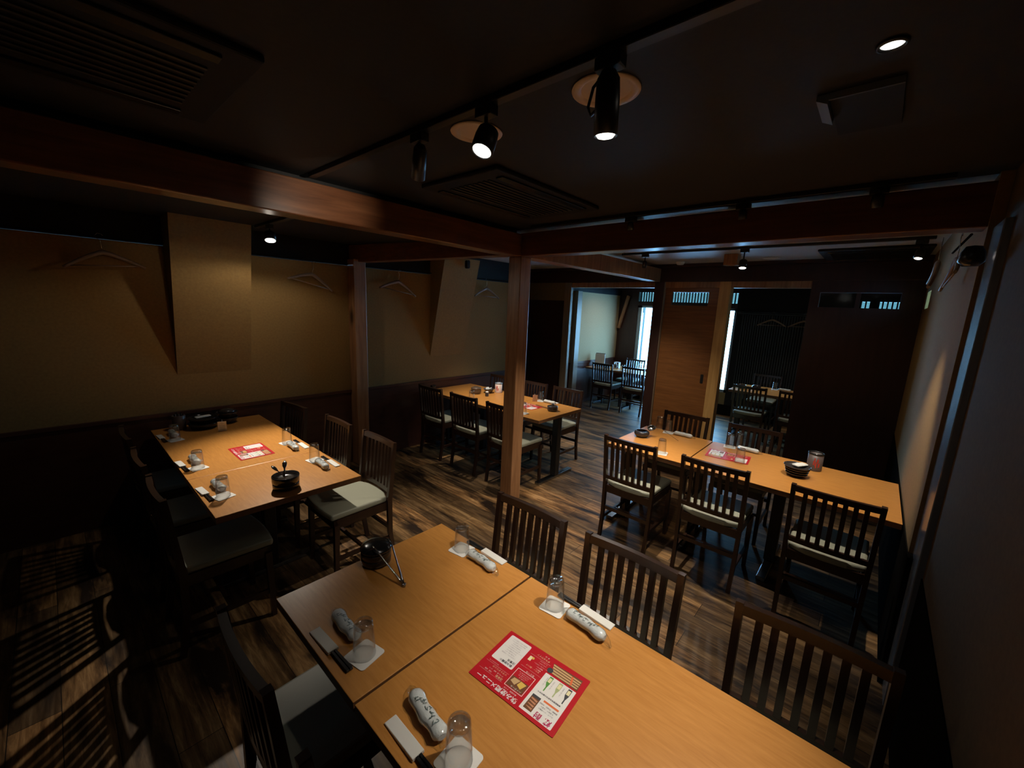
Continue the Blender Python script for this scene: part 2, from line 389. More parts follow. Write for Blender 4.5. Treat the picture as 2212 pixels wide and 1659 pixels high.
# ================================================================= TABLES
def table(x0, x1, y0, y1, label, group, legs=None):
    t = empty('dining_table', ((x0+x1)/2, (y0+y1)/2, 0)); tag(t, label, 'table', group)
    w, l = x1-x0, y1-y0
    MB().box(-w/2, w/2, -l/2, l/2, ZT-.004, ZT).build('table_top', 'table_wood', t, bevel=.0025, seg=2)
    MB().box(-w/2+.001, w/2-.001, -l/2+.001, l/2-.001, ZT-.034, ZT-.004).build('edge_band', 'table_edge', t)
    for yy in (legs or ((-l/2+.14, l/2-.14) if l > .8 else (0,))):
        MB().box(-.035, .035, yy-.035, yy+.035, .03, ZT-.034).build('pedestal', 'black_metal', t, bevel=.004)
        MB().box(-.30, .30, yy-.03, yy+.03, 0, .03).build('foot', 'foot_steel', t, bevel=.006)
    return t
g = .0042
table(.437, 1.197, .909+g, 1.485, 'small square end of the nearest table run, with a black pot and tongs on it', 'orange wood dining tables', (.235,))
table(.437, 1.197, -.27, .909-g, 'long nearest wooden table with a red menu in its middle', 'orange wood dining tables', (-.02, .53))
table(.435, 1.197, 2.283, 2.89-.001, 'front section of the table by the beige pilaster, a small black pot on it', 'orange wood dining tables', (.21,))
table(.435, 1.197, 2.89+.001, 4.165, 'rear section of the pilaster table, red menu and black trays on it', 'orange wood dining tables', (-.15, .47))
table(2.995, 3.757, .935+g, 1.545, 'small end table beside the middle aisle, dark bowl with a ladle on it', 'orange wood dining tables', (.27,))
table(2.995, 3.757, -.258, .935-g, 'long table running to the right wall with a tall label canister on it', 'orange wood dining tables', (.014, .57))
table(3.075, 3.84, 2.34, 2.97, 'front section of the table behind the middle post, small card sign on it', 'orange wood dining tables', (-.27,))
table(3.075, 3.84, 2.975, 4.165, 'rear section of the table behind the middle post, pale canister on it', 'orange wood dining tables', (-.08, .50))
table(6.86, 7.60, 2.93, 4.16, 'table in the daylit back room in front of the bright window', 'orange wood dining tables', (-.165, .455))
table(6.73, 7.47, .30, 1.57, 'table in the dark back room below the clothes hanger', 'orange wood dining tables', (0, .535))

# ================================================================= CHAIRS   (origin under the back, faces +x)
def make_chair():
    t = empty('slat_back_chair')
    W2 = .2
    bx = lambda z: -.035*max(0, (z-.45)/.39)**1.2
    # rear legs run up as back posts
    for s in (-1, 1):
        m_ = MB(); pts = [(.0-.03, 0), (.0, .2), (.005, .45), (bx(.6), .6), (bx(.72), .72), (bx(.85), .852)]
        ws = [.026, .03, .034, .03, .028, .026]
        for (xa, za), (xb, zb), wa, wb in zip(pts[:-1], pts[1:], ws[:-1], ws[1:]):
            ya = s*(.185+.012*za/.84); yb = s*(.185+.012*zb/.84)
            m_.bar((xa, ya, za), (xb, yb, zb), .024, wa, up=(1, 0, 0), w2=.024, h2=wb)
        m_.build('leg', 'chair_wood', t)
        MB().bar((.385, s*.185, 0), (.375, s*.185, .40), .024, .024, up=(1, 0, 0), w2=.032, h2=.032).build('leg', 'chair_wood', t)
    # backrest: bowed top rail, bottom rail and seven slats
    b_ = MB(); n = 12
    def bow(y): return -.014*(1-(y/.2)**2)
    def rail(z0, z1, th, half):
        for k in range(n):
            ya, yb = -half+2*half*k/n, -half+2*half*(k+1)/n
            vs = []
            for y in (ya, yb):
                for zz in (z0, z1):
                    x = bx(zz)+bow(y); vs += [(x-th/2, y, zz), (x+th/2, y, zz)]
            b_.add(vs, [(0, 1, 3, 2), (4, 6, 7, 5), (0, 4, 5, 1), (2, 3, 7, 6), (0, 2, 6, 4), (1, 5, 7, 3)], 0, False)
    rail(.812, .846, .024, .204); rail(.492, .522, .02, .19)
    for k in range(7):
        y = -.135+k*.045; x0_ = bow(y)
        b_.bar((bx(.51)+x0_, y, .51), (bx(.82)+x0_, y, .82), .022, .019, up=(1, 0, 0))
    b_.build('backrest', 'chair_wood', t)
    # seat cushion
    pts = [(.405, -.19), (.415, -.1), (.42, 0), (.415, .1), (.405, .19), (.02, .182), (-.012, .10), (-.02, 0), (-.012, -.10), (.02, -.182)]
    MB().poly([(x, y) for x, y in pts], .432, .472).build('seat', 'vinyl_seat', t, bevel=.014, seg=3)
    fr_ = MB().box(.0, .39, -.188, -.166, .375, .432).box(.0, .39, .166, .188, .375, .432).box(.368, .39, -.188, .188, .375, .432).box(-.005, .015, -.188, .188, .375, .432)
    fr_.build('seat_frame', 'chair_wood', t)
    for s in (-1, 1): MB().box(.0, .385, s*.185-.009, s*.185+.009, .15, .175).build('stretcher', 'chair_wood', t)
    MB().box(.18, .198, -.18, .18, .153, .173).build('stretcher', 'chair_wood', t)
    MB().box(-.006, .012, -.185, .185, .23, .258).build('stretcher', 'chair_wood', t)
    return t
CH = make_chair()
def chair(x, y, rz, label, group): return place(CH, (x, y, 0), rz, label, 'chair', group)
G1, G2, G3, G4, G5, G6 = ('chairs round the nearest table', 'chairs round the pilaster table', 'chairs round the table at the right wall', 'chairs round the table behind the post', 'chairs in the daylit back room', 'chairs in the dark back room')
chair(1.415, 1.125, pi, 'dark slatted chair beside the seam of the nearest table, opposite the tongs', G1)
chair(1.415, .60, pi, 'dark slatted chair nearest to the brightly lit wrapped towel', G1)
chair(1.415, .01, pi+.02, 'shadowy dark chair at the lower right, last along the nearest table', G1)
chair(.288, 1.17, 0, 'black chair in shadow at the free corner of the nearest table', G1)
chair(.288, .56, 0, 'black chair tucked under the near left edge of the nearest table, beside the lowest glass', G1)
chair(1.43, 2.53, pi, 'dark chair with a half-lit cream seat at the front corner of the pilaster table', G2)
chair(1.41, 3.10, pi, 'second dark chair along the pilaster table, only its slatted back showing', G2)
chair(1.34, 3.80, pi+.12, 'chair in the far corner of the pilaster table, its top rail catching light', G2)
chair(.290, 2.52, 0, 'dark chair, wide olive seat showing below the front corner of the pilaster table', G2)
chair(.290, 3.08, 0, 'black chair lost in shadow, middle of the unlit side of the pilaster table', G2)
chair(.290, 3.68, 0, 'black chair in deepest shadow beside the dado at the pilaster table', G2)
chair(2.815, 1.255, .0, 'dark chair with bluish light between its slats, at the small aisle table', G3)
chair(2.815, .665, .0, 'dark chair with its back to us between two others at the right wall table', G3)
chair(2.815, .035, .0, 'dark chair with a bright cream strip under its slats, nearest the right wall', G3)
chair(3.955, 1.26, pi, 'dark chair in front of the brown sliding door, behind a wrapped towel', G3)
chair(3.955, .675, pi, 'black chair before the dark back room opening, behind an upturned glass', G3)
chair(2.87, 3.75, 0, 'black chair closest to the left wall at the table behind the post', G4)
chair(2.87, 3.18, 0, 'black chair with a pale strip of seat, facing the stacked bowls on the post table', G4)
chair(2.87, 2.62, 0, 'black chair half hidden behind the middle wooden post', G4)
chair(4.06, 2.70, pi, 'brown slatted chair with a greenish shining seat at the free corner of the post table', G4)
chair(4.06, 3.22, pi, 'brown slatted chair just right of the middle post, behind the small card sign', G4)
chair(4.06, 3.80, pi, 'chair hidden behind the middle post beside the recess', G4)
chair(6.69, 3.68, 0, 'black chair silhouetted against the mauve dado in the daylit room', G5)
chair(6.69, 3.08, 0, 'black chair silhouetted beside the dark door post in the daylit room', G5)
chair(7.86, 3.62, pi, 'chair on the window side of the daylit table, its slats against the glare', G5)
chair(6.40, 1.215, 0, 'black chair with a row of lit openings in front of the dark back room table', G6)
chair(6.40, .66, 0, 'black chair half cut off by the dark partition in the back room', G6)
chair(7.93, 1.28, pi, 'faint brown chair against the slatted dark wall under the hanger', G6)

# ================================================================= TABLE SETTINGS
def make_glass():
    t = empty('drinking_glass')
    p = [(.0335, 0), (.0345, .0015), (.0335, .02), (.0290, .104), (.0280, .112), (.0255, .115), (.0, .115)]
    q = [(.0335, 0), (.0325, .0015), (.0318, .02), (.0275, .100), (.0, .100)]
    MB().lathe(p, 32, mis=[0, 0, 0, 1, 1, 1]).lathe(q[::-1], 32, mis=[1, 0, 0, 0]).build('tumbler', ['clear_glass', 'clear_glass'], t)
    MB().lathe([(.0, .1005), (.0268, .1005), (.0272, .106), (.0262, .1125), (.0245, .114), (.020, .1135), (.0, .1125)], 32).build('thick_base', 'thick_glass', t)
    return t
def make_coaster():
    return MB().poly(rrect(.09, .09, .01), 0, .0018).build('paper_coaster', 'white_paper')
def make_towel():
    t = empty('wrapped_hand_towel')
    n = 15; pts = []; rs = []
    for k in range(n):
        a = k/(n-1); pts.append((0.002*sin(a*9), -.078+.156*a, .0175)); e = min(1, (min(a, 1-a)/.07))
        rs.append((.0205+.0015*sin(a*17))*(.55+.45*math.sqrt(max(e, 0))))
    MB().tube(pts, rs, 18, flat=.82).build('towel_roll', 'towel_white', t)
    rs2 = [q_+.0022+.001*sin(i*2.3) for i, q_ in enumerate(rs)]; pts2 = list(pts)
    pts2 = [(0, -.092, .008)]+pts2+[(0.004, .089, .012), (0.008, .108, .006)]; rs2 = [.014]+rs2+[.013, .003]
    fm = MB().tube(pts2, rs2, 22, flat=.84)
    fm.v = [(x+random.uniform(-.0008, .0008), y, max(0.0006, z+random.uniform(-.0008, .0008))) for x, y, z in fm.v]
    fm.build('plastic_wrapper', 'plastic_film', t)
    pm = MB()
    random.seed(3)
    for k in range(5):
        y = -.045+k*.021
        for j in range(4):
            x = random.uniform(-.010, .010); yy = y+random.uniform(-.006, .006); a = random.uniform(0, pi); L_ = random.uniform(.003, .0065)
            z_ = lambda X: .0175+.0172*math.sqrt(max(0, 1-(X/.022)**2))+.0016
            xa, xb = x-L_*cos(a), x+L_*cos(a)
            pm.bar((xa, yy-L_*sin(a), z_(xa)), (xb, yy+L_*sin(a), z_(xb)), .0016, .0006)
    pm.build('print', 'towel_print', t)
    return t
def make_sticks():
    t = empty('chopsticks')
    MB().add([(-.018, 0, 0), (.018, 0, 0), (.018, .13, 0), (-.018, .13, 0), (-.0165, 0, .0095), (.0165, 0, .0095), (.0165, .13, .004), (-.0165, .13, .004)], [(0, 3, 2, 1), (4, 5, 6, 7), (0, 1, 5, 4), (1, 2, 6, 5), (2, 3, 7, 6), (3, 0, 4, 7)]).build('paper_sleeve', 'sleeve_white', t, bevel=.001, seg=1)
    for s in (-1, 1): MB().bar((s*.0045, .03, .0048), (s*.0056, -.10, .0048), .007, .006, w2=.0098, h2=.008).build('chopstick', 'black_plastic', t, bevel=.001, seg=1)
    return t
GL, CO, TW, ST = make_glass(), make_coaster(), make_towel(), make_sticks()
Z2 = ZT+.0008
def setting(x, y, flip, where, jit=0., towel=True, sticks=True):
    """flip=False: seat on the left side of a table (seat faces +x)"""
    s = -1 if flip else 1
    a = (pi if flip else 0)
    place(CO, (x, y, Z2), a+jit+radians(8), 'white paper coaster '+where, 'coaster', 'paper coasters')
    place(GL, (x, y, Z2+.0018), jit, 'upturned tumbler on its coaster '+where, 'glass', 'upturned drinking glasses')
    if towel: place(TW, (x+s*.008, y+s*.138, Z2), a-radians(4)+jit, 'film-wrapped white towel '+where, 'towel', 'wrapped hand towels')
    if sticks: place(ST, (x-s*.062, y+s*.075, Z2), a+jit*.5, 'sleeved black chopsticks '+where, 'chopsticks', 'sleeved chopsticks')
setting(.537, 1.035, False, 'on the nearest end table, opposite the chair backs', .05)
setting(.540, .595, False, 'at the bottom edge of the photo on the nearest table', -.05)
setting(1.120, 1.245, True, 'in the aisle corner of the nearest end table', .02)
setting(1.125, .735, True, 'in the brightest light beside the nearest red menu', -.03)
setting(.525, 3.775, False, 'in the dim wall corner of the pilaster table', .1)
setting(.520, 3.055, False, 'midway along the unlit side of the pilaster table', .1)
setting(.525, 2.52, False, 'at the front unlit corner of the pilaster table', .12)
setting(1.090, 3.19, True, 'beside the red menu, chair side of the pilaster table', .03)
setting(1.095, 2.72, True, 'level with the black bowls, chair side of pilaster table', .03)
setting(3.70, 1.31, True, 'before the sliding door on the small aisle table', .05, True, False)
setting(3.70, .79, True, 'behind the red menu on the right wall table', .05, True, False)
setting(3.09, 1.13, False, 'at the seam end of the small aisle table', .1, False, False)
place(GL, (3.335, .632, Z2+.003), 0, 'lone upturned tumbler standing on the red menu of the right wall table', 'glass', 'upturned drinking glasses')
setting(3.77, 2.86, True, 'by the small card sign on the table behind the post', .05)
setting(3.17, 2.62, False, 'half hidden by the middle post on the table behind it', .05)
setting(3.16, 3.40, False, 'beside the two dark bowls on the table behind the post', .05, False, False)
setting(7.42, 3.30, True, 'near the window chair on the daylit back room table', 0)
setting(6.96, 3.42, False, 'between the two silhouetted chairs in the daylit back room', 0, False)
setting(7.33, 1.07, True, 'below the hanger in the dark back room', 0)
place(GL, (3.785, 1.43, Z2), 0, 'blue-looking upturned tumbler at the far aisle corner of the small aisle table', 'glass', 'upturned drinking glasses')
place(GL, (3.80, .745, Z2), .4, 'second tumbler close behind another on the right wall table', 'glass', 'upturned drinking glasses')

# ---- red drink menus
def ftext(body, size, u_, v_, rot=0, align='CENTER', z=0, mi=0, sx=1, bold=0):
    c_ = bpy.data.curves.new('t', 'FONT'); c_.body = body; c_.size = size; c_.align_x = align; c_.align_y = 'CENTER'; c_.resolution_u = 1; c_.offset = bold
    o = bpy.data.objects.new('t', c_); COL.objects.link(o)
    bpy.context.view_layer.update()
    dg = bpy.context.evaluated_depsgraph_get(); me = bpy.data.meshes.new_from_object(o.evaluated_get(dg))
    vs = [(Matrix.Rotation(rot, 3, 'Z') @ Vector((q.co.x*sx, q.co.y, 0)))+Vector((u_, v_, z)) for q in me.vertices]
    fs = [tuple(p.vertices) for p in me.polygons]
    bpy.data.objects.remove(o); bpy.data.curves.remove(c_); bpy.data.meshes.remove(me)
    return vs, fs
def flat(mb, pts, z, mi=0): mb.add([(x, y, z) for x, y in pts], [tuple(range(len(pts)))], mi)
def rect(mb, u0, u1, v0, v1, z, mi=0, r_=0):
    if r_: pts = [(x+(u0+u1)/2, y+(v0+v1)/2) for x, y in rrect(u1-u0, v1-v0, r_)]
    else: pts = [(u0, v0), (u1, v0), (u1, v1), (u0, v1)]
    flat(mb, pts, z, mi)
def make_menu():
    t = empty('drink_menu')
    MB().poly(rrect(.297, .21, .003), 0, .0012).build('sheet', 'menu_red', t)
    e = .0013
    p = MB(); rect(p, .054, .134, -.093, .017, e, 0, .005); p.build('notes_panel', 'menu_white', t)
    p = MB(); rect(p, -.134, -.031, -.045, .094, e, 0, .002); 
    p.build('spirits_panel', 'menu_white', t)
    # pictures
    q = MB(); rect(q, -.0205, .043, -.005, .066, e, 1); rect(q, -.019, .0415, -.0035, .0645, e+.0001, 0)
    rect(q, -.017, .040, .026, .062, e+.0002, 2); flat(q, [(-.012, .03), (.008, .028), (.012, .045), (-.004, .052)], e+.0003, 3)
    flat(q, [(.010, .028), (.032, .030), (.036, .044), (.018, .05)], e+.0003, 4); rect(q, -.015, .036, .0535, .0615, e+.0004, 2)
    q.build('highball_picture', ['menu_red', 'menu_white', 'menu_brown', 'menu_gold', 'menu_tan'], t)
    q = MB(); flat(q, [(-.032, -.088), (-.131, -.090), (-.133, -.050), (-.049, -.052)], e+.0002, 0)
    for k in range(4): flat(q, [(-.034-.003*k, -.086+.009*k), (-.13, -.083+.008*k), (-.13, -.0785+.008*k), (-.036-.003*k, -.080+.009*k)], e+.0003, 1)
    flat(q, [(-.098, -.084), (-.104, -.084), (-.112, -.055), (-.106, -.055)], e+.0004, 2)
    q.build('skewer_picture', ['menu_brown', 'menu_tan', 'menu_orange'], t)
    q = MB()
    for k, (ua, ub, mi) in enumerate(((-.055, -.0575, 0), (-.0875, -.088, 1), (-.118, -.119, 2))):
        flat(q, [(ua-.006, -.042), (ua+.006, -.042), (ua+.006, -.018), (ub+.0018, -.004), (ub+.0018, .011), (ub-.0018, .011), (ub-.0018, -.004), (ua-.006, -.018)], e+.0003, mi)
        rect(q, ua-.0045, ua+.0045, -.037, -.021, e+.0004, 3)
    q.build('bottle_pictures', ['menu_green', 'menu_pale_green', 'menu_ink', 'menu_pale_gold'], t)
    q = MB(); rect(q, -.067, -.040, .035, .086, e+.0002, 0); rect(q, -.067, -.040, .035, .043, e+.0003, 2)
    for k in range(4): flat(q, [(-.064, .048+.009*k), (-.044, .046+.01*k), (-.043, .050+.009*k), (-.063, .054+.009*k)], e+.0003, 1)
    q.build('seafood_picture', ['menu_brown', 'menu_skin', 'menu_ink'], t)
    q = MB(); flat(q, [(-.0367+.0095*cos(a*pi/12), -.0587+.0095*sin(a*pi/12)) for a in range(24)], e+.0006, 0); q.build('black_badge', 'menu_ink', t)
    q = MB(); rect(q, .030, .040, -.065, -.047, e, 0); flat(q, [(.0275+.0045*cos(a*pi/8), -.061+.0045*sin(a*pi/8)) for a in range(16)], e+.0002, 1); q.build('sour_picture', ['menu_pale_gold', 'menu_gold'], t)
    q = MB(); rect(q, -.124, -.076, .0325, .0385, e+.0002, 0); q.build('orange_bar', 'menu_orange', t)
    # text. reading direction runs towards +u, glyph tops towards +v
    def T(mb, body, size, u_, v_, mi, z=e+.0005, align='CENTER', bold=0):
        vs, fs = ftext(body, size, u_, v_, 0, align, z, bold=bold); mb.add(vs, fs, mi)
    q = MB()
    T(q, '飲み放題メニュー', .0185, .054, .0875, 0, bold=.0004)
    T(q, '生ビール', .0075, .003, -.009+.000, 0); T(q, 'サワー・酎ハイ', .0070, .008, -.030, 1); T(q, 'グラスワイン', .0078, .002, -.082, 1)
    T(q, '日本酒', .0085, .066, .060, 1); T(q, 'ソフトドリンク', .0078, .080, .040, 1); T(q, 'ハイボール', .0075, .006, .058, 0, e+.0009)
    for k in range(5): T(q, ['ウーロンハイ', 'レモンサワー', 'グレープフルーツサワー', '梅酒サワー', '緑茶ハイ'][k], .0045, -.008, -.068+.008*k, 0)
    for k in range(4): T(q, ['ジンジャーハイボール', 'コーラハイボール', 'レモンハイボール', 'ハイボール'][k], .0042, .011, .004+.0058*k, 0, e+.0009)
    T(q, '冷酒　熱燗', .0052, .108, .060, 0); T(q, 'ウーロン茶　緑茶　コーラ', .0045, .085, .051, 0); T(q, 'オレンジジュース', .0045, .112, .028, 0); T(q, '赤・白', .005, -.006, -.092, 0)
    T(q, '飲み放題　９０分', .0055, .015, .0735, 0); 
    rect(q, .050, .138, .0335, .0339, e+.0001, 0); rect(q, .050, .138, .0665, .0669, e+.0001, 0); rect(q, -.028, .045, -.0195, -.0191, e+.0001, 0); rect(q, -.028, .045, -.073, -.0726, e+.0001, 0)
    q.build('white_lettering', ['menu_white', 'menu_pale_gold'], t)
    q = MB()
    T(q, '飲み放題の', .0095, .084, .006, 0, bold=.00015); T(q, '注意点', .0095, .072, -.006, 0, bold=.00015)
    for k in range(9): T(q, ['ご注文はグループ全員様', 'でお願い致します', 'グラス交換制です', 'ラストオーダーは', '終了の二十分前です', 'お時間は九十分と', 'させて頂きます', '飲みすぎにご注意下さい', '未成年の方はご遠慮下さい'][k], .0048, .094, -.020-.0078*k, 1)
    rect(q, .060, .128, -.0445, -.0441, e+.0001, 1)
    T(q, '焼', .021, -.117, .081, 2, bold=.0004); T(q, '酎', .021, -.086, .081, 2, bold=.0004)
    for k in range(3): T(q, ['麦焼酎・芋焼酎・米焼酎', 'お湯割り・水割り', 'ロック・ソーダ割り'][k], .0052, -.098, .046+.0078*k, 0)
    T(q, '本格焼酎をお好みの飲み方で', .0058, -.083, .020, 0, bold=.0001)
    for k, ua in enumerate((-.068, -.101, -.0455)):
        vs, fs = ftext('芋焼酎の香り高い', .0042, ua, -.018, pi/2, 'CENTER', e+.0005); q.add(vs, fs, 1)
    q.build('dark_lettering', ['menu_ink', 'menu_grey', 'menu_crimson'], t)
    return t
ME = make_menu()
ma = math.atan2(.2965, -.0210)
def menu(x, y, a, label): place(ME, (x, y, Z2), a, label, 'menu', 'red drink menus')
menu(.834, .617, radians(90+4), 'red drink menu sheet large in the foreground of the nearest table')
menu(.848, 3.173, radians(90), 'red drink menu on the pilaster table behind the black pot')
menu(3.434, .735, radians(-84), 'red drink menu with a glass standing on it, right wall table')
menu(3.45, 2.80, radians(-90), 'red drink menu mostly hidden by the middle post')

# ---- pots, bowls, canisters
def ring_bowl(mb, r0_, r1_, z0, z1, th=.004, lip=.004, c=(0, 0, 0), mi=0):
    prof = [(0, z0), (r0_*.8, z0), (r0_, z0+.004), (r1_-.003, z1-lip*1.6), (r1_, z1-lip), (r1_, z1), (r1_-th, z1), (r1_-th-.002, z1-lip*1.5), (r0_-th, z0+.01), (0, z0+.008)]
    mb.lathe(prof, 36, c, mi)
# pot with tongs (nearest end table)
t = empty('condiment_pot', (.808, 1.432, Z2)); tag(t, 'shiny black round pot with a lid on the nearest end table', 'pot')
MB().lathe([(0, 0), (.052, 0), (.060, .006), (.061, .030), (.058, .033), (.061, .036), (.062, .060), (.058, .064), (0, .064)], 40).build('pot_body', 'black_lacquer', t)
MB().lathe([(.0, .062), (.063, .063), (.0645, .068), (.060, .075), (.042, .082), (.012, .085), (0, .0855)], 40).build('pot_lid', 'black_lacquer', t)
t = empty('tongs', (.80, 1.226, Z2)); tag(t, 'steel tongs leaning open over the black lidded pot', 'tongs')
tip = Vector((0, -.008, .006))
for e1, e2 in ((Vector((-.024, .150, .093)), Vector((-.026, .172, .100))), (Vector((.046, .146, .086)), Vector((.052, .178, .098)))):
    mid = tip.lerp(e1, .5)
    MB().tube([tip, tip.lerp(mid, .4)+Vector((0, 0, .002)), mid, mid.lerp(e1, .5), e1, e2], [.0055, .0045, .0032, .003, .0032, .004], 8, flat=.45).build('arm', 'steel', t)
MB().tube([tip+Vector((-.006, .003, 0)), tip+Vector((0, -.006, 0)), tip+Vector((.008, .003, 0))], .005, 8).build('spring_end', 'steel', t)
# stacked black bowls with spoon on the pilaster table
t = empty('stacked_bowls', (.806, 2.415, Z2)); t.scale = (1.14, 1.14, 1.14); tag(t, 'short straight-sided stack of black bowls, front of the pilaster table', 'bowl')
MB().lathe([(0, 0), (.054, 0), (.060, .003), (.061, .028), (.057, .032)], 40).build('lower_bowl', 'black_lacquer', t)
MB().lathe([(.057, .030), (.062, .034), (.063, .060), (.0625, .066), (.059, .066), (.054, .054), (.03, .050), (0, .050)], 40).build('upper_bowl', 'black_lacquer', t)
t2 = empty('small_tongs', (.806, 2.445, Z2+.060)); t2.scale = (1.3, 1.3, 1.25); tag(t2, 'small tongs with two leaf-shaped ends sticking up from the black bowls', 'tongs')
for e1 in (Vector((-.035, .035, .048)), Vector((.022, .042, .056))):
    b0 = Vector((-.004, -.02, .004)); q_ = b0.lerp(e1, .5)
    MB().tube([b0, q_, q_.lerp(e1, .35), q_.lerp(e1, .7), e1], [.004, .003, .009, .010, .003], 10, flat=.35).build('arm', 'steel', t2)
# rear of pilaster table
t = empty('canister', (.60, 4.06, Z2)); tag(t, 'grey cylindrical chopstick canister in the dim wall corner of the pilaster table', 'canister')
MB().lathe([(0, 0), (.042, 0), (.044, .003), (.044, .115), (.041, .118), (.041, .01), (0, .008)], 32).build('cup', 'dark_can', t)
mb = MB()
for k in range(7):
    a = k*.9; mb.bar((.02*cos(a), .02*sin(a), .02), (.028*cos(a), .028*sin(a), .125+.006*(k % 3)), .006, .006)
mb.build('contents', 'black_plastic', t)
t = empty('serving_tray', (.745, 4.00, Z2)); t.scale = (1.12, 1.12, 1.35); tag(t, 'black oval serving dish stack with white slips on top, rear of pilaster table', 'dish')
mb = MB(); ring_bowl(mb, .075, .092, 0, .035); mb.build('lower_dish', 'black_lacquer', t)
mb = MB(); ring_bowl(mb, .075, .090, .034, .068); mb.build('upper_dish', 'black_lacquer', t)
o = MB().box(-.05, .05, -.022, .022, 0, .003).box(-.045, .055, -.018, .026, .003, .005).build('paper_slip', 'sleeve_white'); o.location = (.745, 4.0, Z2+.093); o.rotation_euler = (0, 0, .15); tag(o, 'white paper slips lying on the black oval dishes', 'paper', 'loose paper slips')
slip = o
t = empty('grill_bowl', (.925, 4.05, Z2)); t.scale = (1.0, 1.0, 1.25); tag(t, 'glossy black bowl stack next to the dishes, rear of pilaster table', 'bowl')
mb = MB(); ring_bowl(mb, .055, .078, 0, .04); mb.build('lower_bowl', 'dark_ceramic', t)
mb = MB(); ring_bowl(mb, .058, .080, .038, .078); mb.build('upper_bowl', 'dark_ceramic', t)
MB().lathe([(0, .075), (.06, .076), (.064, .081), (.04, .094), (.012, .10), (0, .101)], 32).build('lid', 'dark_ceramic', t)
def card_sign(loc, rz, label, mt='white_paper'):
    t = empty('card_sign', loc, rz); tag(t, label, 'sign', 'folded card signs')
    T_ = Matrix.Rotation(radians(-12), 4, 'Y')
    MB().box(-.001, .001, -.029, .029, 0, .085, T=T_).build('front_card', mt, t)
    MB().bar((.002, 0, .078), (.042, 0, .001), .05, .0015, up=(0, 1, 0)).build('back_stay', mt, t)
    mb = MB(); rot = Matrix.Rotation(radians(-12), 4, 'Y')
    for k in range(6):
        w_ = .018 if k else .012
        mb.box(-.0016, -.0011, -w_, w_, .066-.0095*k-(.006 if k else 0), .068-.0095*k-(.006 if k else 0), T=rot)
    mb.build('print', 'menu_grey', t); return t
card_sign((.83, 3.81, Z2), radians(75), 'small white card sign standing in front of the black bowls at the pilaster')
card_sign((3.69, 2.885, Z2), radians(48), 'small pale card sign standing on the table behind the post', 'pinkish_label')
# right wall table: bowl stack, slip, canister
t = empty('dish_stack', (3.375, .282, Z2)); tag(t, 'stack of dark glazed dishes on the right wall table', 'dish')
for k in range(4):
    mb = MB(); rr_ = .066+.004*k+(.004 if k == 3 else 0); ring_bowl(mb, rr_-.018, rr_, .017*k, .017*k+.026); mb.build('dish', 'dark_ceramic', t)
o = place(slip, (.745, 4.0, Z2+.093), .15, slip['label'], 'paper', 'loose paper slips')
o = place(slip, (3.395, .270, Z2+.0775), -.5, 'white paper slip on top of the glazed dish stack', 'paper', 'loose paper slips')
def can(loc, label, body, lid, spot_, r_=.045, h_=.125):
    t = empty('label_canister', loc); tag(t, label, 'canister', 'label canisters')
    MB().lathe([(0, 0), (r_, 0), (r_+.001, .004), (r_+.001, h_), (r_-.003, h_), (r_-.003, .01), (0, .008)], 36).build('body', body, t)
    MB().lathe([(r_+.0015, h_-.012), (r_+.003, h_-.01), (r_+.003, h_+.001), (r_-.004, h_+.001), (r_-.004, h_-.008)], 36).build('rim', lid, t)
    mb = MB()
    for s in range(8):       # printed fan of petals wrapped round the side that faces the aisle
        a0_ = radians(195+6*s-24)
        z_ = .045+.022*sin(s*1.7)
        mb.add([((r_+.0016)*cos(a0_+da), (r_+.0016)*sin(a0_+da), z_+dz) for da, dz in ((0, 0), (.14, .003), (.15, .03), (.01, .034))], [(0, 1, 2, 3)])
    mb.build('print', spot_, t); return t
can((3.625, .205, Z2), 'tall grey canister with a red picture and dark rim, by the dish stack', 'ash_grey_can', 'black_plastic', 'can_print_red', .046, .13)
can((3.715, 3.50, Z2), 'pale canister with a red print and blue-grey rim, table behind the post', 'pinkish_label', 'aluminium', 'can_print_red', .044, .125)
# small aisle table bowl + ladle
t = empty('sauce_pot', (3.39, 1.43, Z2)); tag(t, 'round dark pot on the small aisle table', 'pot')
MB().lathe([(0, 0), (.04, 0), (.058, .012), (.066, .03), (.062, .046), (.05, .054), (.044, .054), (.05, .044), (.054, .03), (.04, .012), (0, .01)], 36).build('pot_body', 'dark_ceramic', t)
t = empty('ladle', (3.455, 1.37, Z2+.062)); tag(t, 'steel ladle resting across the round dark pot', 'ladle')
MB().lathe([(0, -.002), (.02, .002), (.032, .012), (.036, .024), (.034, .024), (.03, .013), (.018, .004), (0, .001)], 28, T=Matrix.Rotation(radians(-28), 4, 'Y')).build('scoop', 'steel', t)
MB().tube([(.02, -.02, .022), (.05, -.07, .012), (.03, -.16, -.02), (.01, -.235, -.046)], [.003, .0026, .0026, .004], 8, flat=.5).build('handle', 'steel', t)
